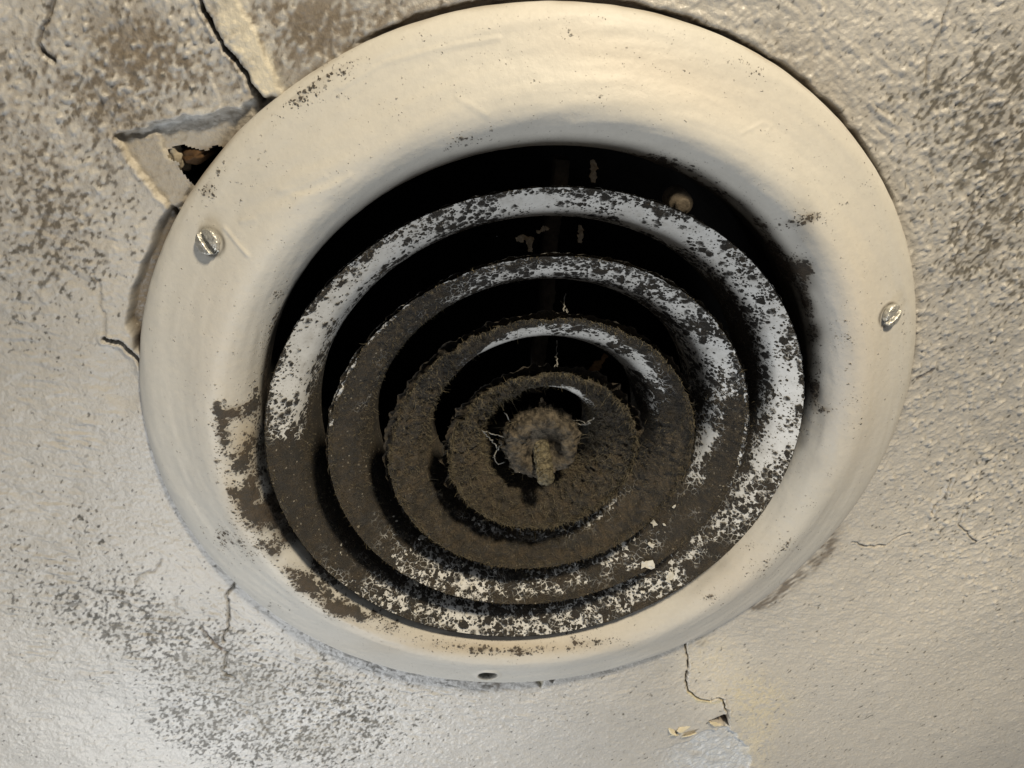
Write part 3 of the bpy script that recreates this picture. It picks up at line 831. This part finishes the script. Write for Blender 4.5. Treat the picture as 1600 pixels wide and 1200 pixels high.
def build_ring(q):
    R0, H0, R1, H1, n = GEO[q]
    t = 0.007
    # lip -> slightly bellied cone -> neck going up into the duct -> back side
    prof_in = [(R0 - 0.001, H0 + 0.002), (R0 - 0.006, H0 - 0.001), (R0 - 0.34 * (R0 - R1), H0 - 0.22 * (H0 - H1)), (R0 - 0.72 * (R0 - R1), H0 - 0.55 * (H0 - H1)), (R1 + 0.004, H1 - 0.004), (R1 - 0.010, H1 - 0.045), (R1 - 0.014, H1 - 0.12)]
    prof_out = [(R1 - 0.014 + t, H1 - 0.12), (R1 - 0.010 + t, H1 - 0.048), (R1 + 0.004 + t, H1 - 0.010), (R0 - 0.70 * (R0 - R1), H0 - 0.55 * (H0 - H1) - t), (R0 - 0.3 * (R0 - R1), H0 - 0.22 * (H0 - H1) - t), (R0 + 0.002, H0 - t * 0.9), (R0 + 0.004, H0 - t * 0.4), (R0 - 0.001, H0 + 0.002)]
    pi = resample(prof_in, 48, 2)
    po = resample(prof_out, 14, 1)
    pr = np.vstack([pi, po])
    m = len(pr)
    th, V = lathe(pr, n, OFF, TLT)
    d = np.gradient(pr, axis=0)
    nr, nh = -d[:, 1], d[:, 0]
    L = np.hypot(nr, nh) + 1e-9
    nr, nh = nr / L, nh / L
    if nh[14] < 0:
        nr, nh = -nr, -nh
    N = np.stack([np.cos(th)[:, None] * nr, np.sin(th)[:, None] * nr, np.ones(n)[:, None] * nh], -1)
    arc = np.concatenate([[0], np.cumsum(np.hypot(*np.diff(pi, axis=0).T))])
    cone = math.hypot(R0 - R1, H0 - H1)
    s_in = np.clip(arc / cone, 0, 1)
    s = np.concatenate([s_in, np.linspace(1, 0, len(po))])
    phi = (np.degrees(th + ROLL) + 180) % 360 - 180
    dens = table(phi, s, KN[q])
    lo = fnoise(n, m, 22, 4, seed=60 + q)
    lo2 = fnoise(n, m, 8, 3, seed=70 + q)
    lo3 = fnoise(n, m, 14, 7, seed=65 + q)
    dens = dens + (0.06 * lo + 0.05 * lo2) * np.clip((1 - dens) * 4, 0, 1)
    dens = np.where(dens < 0.72, dens + np.clip(0.13 * lo3 + 0.07 * lo2 - 0.06, -0.35, 0.25) * np.clip((0.75 - dens) * 5, 0, 1), dens)
    dens[:, 48:] = 1.0
    dens = np.clip(np.where(dens < 0.7, dens * 0.88, dens), 0.02, 1.0)
    brown = np.clip(sstep(0.5, 0.95, dens) * 0.85 + 0.22 * lo + 0.2, 0, 1) * (0.68 if q < 3 else 1.0)
    dth = 2 * np.pi * 0.5 * (R0 + R1) / n
    dsl = arc[-1] / 47
    clump = fnoise(n, m, 0.0095 / dth, 0.0095 / dsl, seed=80 + q)
    clump2 = fnoise(n, m, 0.0042 / dth, 0.0042 / dsl, seed=90 + q)
    cover = sstep(0.7, 1.0, dens)
    e = cover * THICK[q] * (1.0 + 0.5 * clump + 0.45 * clump2)
    e = e * (1 - 0.75 * sstep(0.8, 1.02, s))[None]
    # dust overhangs the lip edge
    lipw = np.exp(-(s / 0.10) ** 2)[None] * cover
    e = e + lipw * THICK[q] * 0.8 * (0.6 + np.abs(clump))
    # lip edge glint painted in: thinner dust cover shows the white
    if q < 3:
        dens = np.where((s < 0.05)[None] & (lo2 > -0.2) & ((phi > -15) & (phi < 168))[:, None], np.minimum(dens, 0.72), dens)
    # slightly out of round, dented lip
    wob = fnoise(n, 8, 130, 8, seed=100 + q)[:, :1] * 0.0016
    V = V + N * e[..., None]
    V[..., 2] += wob
    ring = mesh_np('cone_ring', V.reshape(-1, 3), grid_faces(n, m, True), M_RING, dif, {'dens': dens.reshape(-1), 'brown': brown.reshape(-1), 'fleck': (np.ones(n * m) * (0.85 if q < 3 else 0.25)).astype(np.float32)})
    # loose fibres of dust standing on the coat
    cnt = {1: 4000, 2: 7000, 3: 13000, 4: 15000}[q]
    r = np.random.default_rng(110 + q)
    ti = r.integers(0, n, cnt * 4)
    lipb = r.random(cnt * 4) < 0.28
    si = np.where(lipb, r.integers(0, 3, cnt * 4), r.integers(0, 31, cnt * 4))
    keep = r.random(cnt * 4) < sstep(0.72, 1.0, dens[ti, si])
    ti, si = ti[keep][:cnt], si[keep][:cnt]
    lf = {1: .0035, 2: .0042, 3: .0052, 4: .0075}[q]
    fibres('dust_fuzz', V[ti, si], N[ti, si], lf, 0.0012, M_FUZZ, ring, 120 + q)
    return ring, V, N, dens, th

rings = {q: build_ring(q) for q in (1, 2, 3, 4)}
rings[1][0]['label'] = 'outermost ring, white enamel flecked with black mould'
rings[4][0]['label'] = 'smallest ring, wholly coated in fuzzy brown dust'

# white chips where the dust has fallen off the lower rings
def chip_on(q, pxy, size, seed):
    ring, V, N, dens, th = rings[q]
    px, py = pix(V[:, :44])
    k = np.argmin((px - pxy[0]) ** 2 + (py - pxy[1]) ** 2)
    i, j = np.unravel_index(k, px.shape)
    c, nn = V[i, j] + N[i, j] * 0.003, N[i, j]
    r = np.random.default_rng(seed)
    a = np.cross(nn, [0, 0, 1.0]); a /= np.linalg.norm(a)
    b = np.cross(nn, a)
    k = 13
    ang = np.linspace(0, 2 * np.pi, k, endpoint=False) + r.uniform(-.2, .2, k)
    rad = size * r.uniform(.35, 1.15, k) * (1 + .35 * np.cos(2 * ang + seed))
    top = [c + nn * 0.15 * size] + [c + a * math.cos(t) * q_ + b * math.sin(t) * q_ + nn * r.uniform(0.05, .25) * size for t, q_ in zip(ang, rad)]
    bot = [v - nn * 0.003 for v in top]
    Vv = np.array(top + bot)
    F = []
    for x in range(k):
        u, w = 1 + x, 1 + (x + 1) % k
        F += [(0, u, w), (k + 1, k + 1 + w, k + 1 + u), (u, k + 1 + u, k + 1 + w), (u, k + 1 + w, w)]
    mesh_np('paint_chip', Vv, np.array(F), M_CHIP, ring, smooth=False)
for a in ((2, (1009, 880), .020, 1), (2, (1018, 852), .009, 2), (2, (1022, 818), .011, 3), (2, (660, 838), .012, 4), (1, (1045, 905), .016, 5), (2, (640, 800), .007, 6), (1, (650, 912), .010, 7), (1, (1005, 925), .008, 8), (3, (920, 818), .006, 9)):
    chip_on(*a)

rc = random.Random(77)
for k in range(34):
    q = rc.choice((1, 1, 2, 2, 3))
    ang = math.radians(rc.uniform(-150, -30) if q < 3 else rc.uniform(-130, -55)) - ROLL
    R0, H0, R1, H1, _n = GEO[q]
    f = rc.uniform(0.1, 0.8) if q < 3 else rc.uniform(0.55, 0.85)
    rr_ = R0 + (R1 - R0) * f
    P_ = np.array([OFF[0] + rr_ * math.cos(ang), OFF[1] + rr_ * math.sin(ang), H0 + (H1 - H0) * f])
    X_, Y_ = pix(P_)
    chip_on(q, (float(X_), float(Y_)), rc.uniform(0.0028, 0.0065), 40 + k)

# hub plate, crusted, with the bolt shank hanging from it
def noise3(P, size, seed, k=40):
    r = np.random.default_rng(seed)
    o = np.zeros(P.shape[:-1])
    for _ in range(k):
        d = r.standard_normal(3)
        d *= r.uniform(0.5, 1.5) / (np.linalg.norm(d) * size) * 2 * np.pi
        o += np.sin(P @ d + r.uniform(0, 6.28))
    return o / math.sqrt(k / 2)

def build_hub():
    cx, cy = OFF
    hz = 0.082
    pr = resample([(0.001, hz - .026), (0.028, hz - .025), (0.045, hz - 0.020), (0.058, hz - 0.004), (0.070, hz + 0.001), (0.088, hz - 0.001), (0.099, hz - 0.014), (0.101, hz - 0.06), (0.06, hz - 0.075), (0.001, hz - 0.08)], 60, 2)
    n, m = 220, 60
    th, V = lathe(pr, n, OFF, TLT)
    e = noise3(V, 0.075, 131) * 0.0026 + noise3(V, 0.030, 132) * 0.0016 + noise3(V, 0.012, 133) * 0.0010
    rr = np.hypot(V[..., 0] - cx, V[..., 1] - cy)
    e *= sstep(0.0, 0.05, rr)
    d = np.gradient(pr, axis=0)
    nr, nh = -d[:, 1], d[:, 0]
    L = np.hypot(nr, nh) + 1e-9
    nr, nh = -nr / L, -nh / L
    if nh[8] < 0:
        nr, nh = -nr, -nh
    N = np.stack([np.cos(th)[:, None] * nr, np.sin(th)[:, None] * nr, np.ones(n)[:, None] * nh], -1)
    # washer step and recess round the bolt
    e = e + 0.003 * np.maximum(noise3(V, 0.02, 139), 0) * sstep(0.06, 0.09, rr)
    V = V + N * e[..., None]
    hub = mesh_np('hub', V.reshape(-1, 3), grid_faces(n, m, True), M_HUB, dif)
    hub['label'] = 'crusted centre hub with a bolt shank hanging out of it'
    r = np.random.default_rng(135)
    ti, si = r.integers(0, n, 500), r.integers(26, 44, 500)
    fibres('dust_fuzz', V[ti, si], N[ti, si], 0.009, 0.0012, M_FUZZ, hub, 136)
    # threaded shank
    L0, L1 = hz - 0.03, hz + 0.042
    npf = 110
    hh = np.linspace(L0, L1, npf)
    rad = 0.0205 + 0.0012 * np.sin((hh - L0) / 0.0085 * 2 * np.pi)
    rad[-6:] *= np.linspace(0.97, 0.72, 6)
    pr = np.vstack([np.stack([rad, hh], 1), [(0.012, L1 + .002), (0.0005, L1 + .002)]])
    n = 64
    th, V = lathe(pr, n, OFF)
    e = fnoise(n, len(pr), 3, 5, seed=137) * 0.0010 + fnoise(n, len(pr), 1.2, 1.6, seed=138) * 0.0010
    V[..., 0] += np.cos(th)[:, None] * e
    V[..., 1] += np.sin(th)[:, None] * e
    # bent slightly towards the lower edge of the photo
    k = (V[..., 2] - L0) / (L1 - L0)
    dn = at(853, 760, .1) - at(848, 700, .1)
    dn /= np.linalg.norm(dn)
    V += dn * (0.070 * k ** 0.8)[..., None]
    bolt = mesh_np('bolt_shank', V.reshape(-1, 3), grid_faces(n, len(pr), True), M_ROD, hub)
    return hub
hub = build_hub()

# dusty cross brackets behind the rings
def build_arm(ang):
    a = math.radians(ang)
    u = np.array([math.cos(a), math.sin(a), 0]); v = np.array([-math.sin(a), math.cos(a), 0])
    o = np.array([OFF[0], OFF[1], 0])
    n = 60
    V = np.zeros((n, 8, 3))
    r = np.random.default_rng(int(ang) + 400)
    for i in range(n):
        s = 0.07 + (0.70 - 0.07) * i / (n - 1)
        z = -0.10 - 0.02 * math.sin(i * .2)
        w = 0.017 + r.normal(0, .0008)
        for j, (x, y) in enumerate(((-1, 0), (-1, 1), (-.3, 1.3), (.3, 1.3), (1, 1), (1, 0), (1, -3), (-1, -3))):
            V[i, j] = o + u * s + v * (x * w + r.normal(0, .0008)) + np.array([0, 0, z + y * 0.012 + r.normal(0, .001)])
    V2 = V.transpose(1, 0, 2)
    return mesh_np('bracket_arm', V2.reshape(-1, 3), grid_faces(8, n, True), M_ARM, dif)
for ang in (76, 196, 316):
    build_arm(ang)

# ---------------------------------------------------------------- screws
def build_screw(c, nrm, slot_ang, name_label, tall=0.030):
    c = np.array(c); nrm = np.array(nrm, float); nrm /= np.linalg.norm(nrm)
    a = np.cross([0, 1.0, 0], nrm); a /= np.linalg.norm(a)
    b = np.cross(nrm, a)
    n, m = 96, 34
    th = np.linspace(0, 2 * np.pi, n, endpoint=False)
    R0 = 0.0275
    rr = np.concatenate([np.linspace(0.0004, 0.92, 24), [0.965, 0.99, 1.0, 1.0, 1.0, 0.99, 0.72, 0.70, 0.70, 0.70]])
    hh = np.concatenate([1 - 0.20 * np.linspace(0, .92, 24) ** 2.2, [0.79, 0.74, 0.66, 0.5, 0.36, 0.30, 0.27, 0.1, -.3, -1.0]])
    X = np.cos(th)[:, None] * rr * R0
    Y = np.sin(th)[:, None] * rr * R0
    Z = np.ones(n)[:, None] * hh * tall
    ca_, sa_ = math.cos(slot_ang), math.sin(slot_ang)
    v = -X * sa_ + Y * ca_
    top = (np.arange(len(rr)) < 28)[None]
    Z = Z - 0.013 * sstep(0.0075, 0.0052, np.abs(v)) * top
    Z = Z + np.random.default_rng(4).normal(0, .0003, Z.shape)
    V = c + X[..., None] * a + Y[..., None] * b + Z[..., None] * nrm
    o = mesh_np('screw', V.reshape(-1, 3), grid_faces(n, len(rr), True), M_ZINC, dif)
    o['label'] = name_label
    return o
def flange_pt(px_, py_, h=.05):
    q = at(px_, py_, h)
    t = math.atan2(q[1], q[0])
    sl = math.radians(25)
    return q, (math.cos(t) * math.sin(sl), math.sin(t) * math.sin(sl), math.cos(sl))
q, nn = flange_pt(330, 377, .052)
build_screw(q, nn, math.radians(-62), 'flat-head screw with slot tipped steeply left', 0.023)
q, nn = flange_pt(1386, 490, .052)
build_screw(q, nn, math.radians(25), 'paint-splashed screw on the side nearest the rough ceiling', 0.026)

# rusty bolt head inside the throat
def bolt_head(pxy, h, rad):
    c = at(pxy[0], pxy[1], h)
    pr = resample([(0.0005, .022), (0.55 * rad, .022), (0.62 * rad, .016), (0.66 * rad, .010), (0.95 * rad, .008), (rad, .002), (rad, -0.05)], 24, 1)
    th, V = lathe(pr, 40)
    V = V + c
    o = mesh_np('bolt', V.reshape(-1, 3), grid_faces(40, 24, True), M_BOLT, dif)
    return o
bolt_head((1063, 318), 0.012, 0.029)

# ---------------------------------------------------------------- debris and cobwebs
def threads(name, paths, width, mat, label, cat, group=None):
    """thin sagging tubes (three-sided) through the given points"""
    V, F = [], []
    r = np.random.default_rng(abs(hash(label)) % 1000 if False else len(label) * 7)
    for pts in paths:
        P = np.array(pts, float)
        d = np.concatenate([[0], np.cumsum(np.linalg.norm(np.diff(P, axis=0), axis=1))])
        n = max(6, int(d[-1] / 0.006))
        t = np.linspace(0, d[-1], n)
        Q = np.stack([np.interp(t, d, P[:, k]) for k in range(3)], 1)
        Q[1:-1] += r.normal(0, 0.0022, (n - 2, 3))
        b = len(V)
        for i in range(n):
            w = width * r.uniform(.6, 1.5)
            for k in range(3):
                a = k * 2.094
                V.append(Q[i] + np.array([math.cos(a), math.sin(a), 0.5 * math.sin(a + 1)]) * w)
        for i in range(n - 1):
            for k in range(3):
                F.append((b + i * 3 + k, b + i * 3 + (k + 1) % 3, b + (i + 1) * 3 + (k + 1) % 3, b + (i + 1) * 3 + k))
    o = mesh_np(name, np.array(V), np.array(F), mat, None, loc=paths[0][0])
    return tag(o, label, cat, group)

def A(x, y, h):
    return at(x, y, h)
threads('cobweb', [[A(752, 672, .07), A(772, 679, .06), A(790, 684, .05)], [A(752, 672, .07), A(768, 688, .05), A(776, 700, .04)], [A(790, 684, .05), A(775, 706, .04), A(770, 715, .045)], [A(790, 684, .05), A(800, 660, .04), A(788, 645, .05)], [A(772, 712, .045), A(776, 728, .045), A(788, 722, .045)]], 0.0016, M_WEB, 'ragged cobweb left of the centre hub', 'cobweb', 'cobwebs strung between the rings')
threads('cobweb', [[A(925, 656, .085), A(915, 663, .06), A(896, 663, .045)], [A(915, 663, .06), A(905, 658, .05), A(893, 655, .045)], [A(928, 653, .09), A(918, 660, .07), A(900, 668, .045)]], 0.0016, M_WEB, 'cobweb strand bridging from the hub to the smallest ring on its right', 'cobweb', 'cobwebs strung between the rings')
threads('cobweb', [[A(870, 532, .03), A(870, 552, .03), A(871, 574, .10)], [A(868, 560, .05), A(872, 565, .05), A(866, 576, .1)], [A(876, 470, .02), A(884, 482, .02), A(886, 490, .10)], [A(884, 458, .0), A(881, 470, .02), A(884, 488, .08)]], 0.0012, M_WEB, 'fine hanging cobweb threads above the third ring', 'cobweb', 'cobwebs strung between the rings')

def scrap(name, pts, h, mat, label, cat, seed, rise=.02, wid=.012):
    """a torn, twisted strip of lint or leaf"""
    P = np.array([at(x, y, h) for x, y in pts])
    d = np.concatenate([[0], np.cumsum(np.linalg.norm(np.diff(P, axis=0), axis=1))])
    n, m = 26, 7
    t = np.linspace(0, d[-1], n)
    Q = np.stack([np.interp(t, d, P[:, k]) for k in range(3)], 1)
    tg = np.gradient(Q, axis=0); tg /= np.linalg.norm(tg, axis=1)[:, None] + 1e-9
    r = np.random.default_rng(seed)
    V = np.zeros((n, m, 3))
    for i in range(n):
        tw = 0.8 * math.sin(i * .35 + seed)
        sd = np.cross(tg[i], [0, 0, 1.0])
        w = wid * (0.35 + 0.65 * math.sin(math.pi * (i + 1.5) / (n + 2))) * r.uniform(.75, 1.2)
        for j in range(m):
            v = j / (m - 1) - .5
            V[i, j] = Q[i] + sd * (v * 2 * w * math.cos(tw)) + np.array([0, 0, v * 2 * w * math.sin(tw) + rise * math.sin(i * .3) * .3 + (v * v) * w * 1.5 + r.normal(0, .0008)])
    top = V.reshape(-1, 3)
    bot = top - np.array([0, 0, .003])
    F = grid_faces(n, m)
    o = mesh_np(name, np.vstack([top, bot]), np.vstack([F, F[:, ::-1] + n * m]), mat, None, loc=Q[0])
    return tag(o, label, cat, 'lint scraps caught between the rings' if name == 'lint_scrap' else None)

M_LINT = simple('grey_lint', (0.28, 0.22, 0.15), (0.60, 0.50, 0.37), 50, 1.0, bump=0.8)
scrap('lint_scrap', [(806, 374), (818, 370), (828, 374), (828, 392)], -0.02, M_LINT, 'pale curled lint scrap hanging behind the second ring', 'lint', 1, wid=.010)
scrap('lint_scrap', [(838, 362), (850, 358), (858, 356)], -0.02, M_LINT, 'small pale lint tuft right of the curled scrap', 'lint', 2, wid=.006)
scrap('lint_scrap', [(925, 250), (928, 262), (926, 284)], -0.02, M_LINT, 'dull grey lint dangling in the top of the throat', 'lint', 3, wid=.010)
scrap('lint_scrap', [(906, 352), (908, 366), (905, 378)], -0.03, M_LINT, 'faint lint wisp under the outermost ring near the top', 'lint', 4, wid=.008)
scrap('dead_leaf', [(918, 580), (930, 572), (942, 564), (946, 552)], 0.0, M_LEAF, 'brown dead leaf scrap caught above the smallest ring', 'leaf', 5, wid=.013)
scrap('lint_scrap', [(846, 622), (848, 630), (844, 640)], 0.0, M_LINT, 'dusty lint tuft hanging just above the centre hub', 'lint', 6, wid=.008)
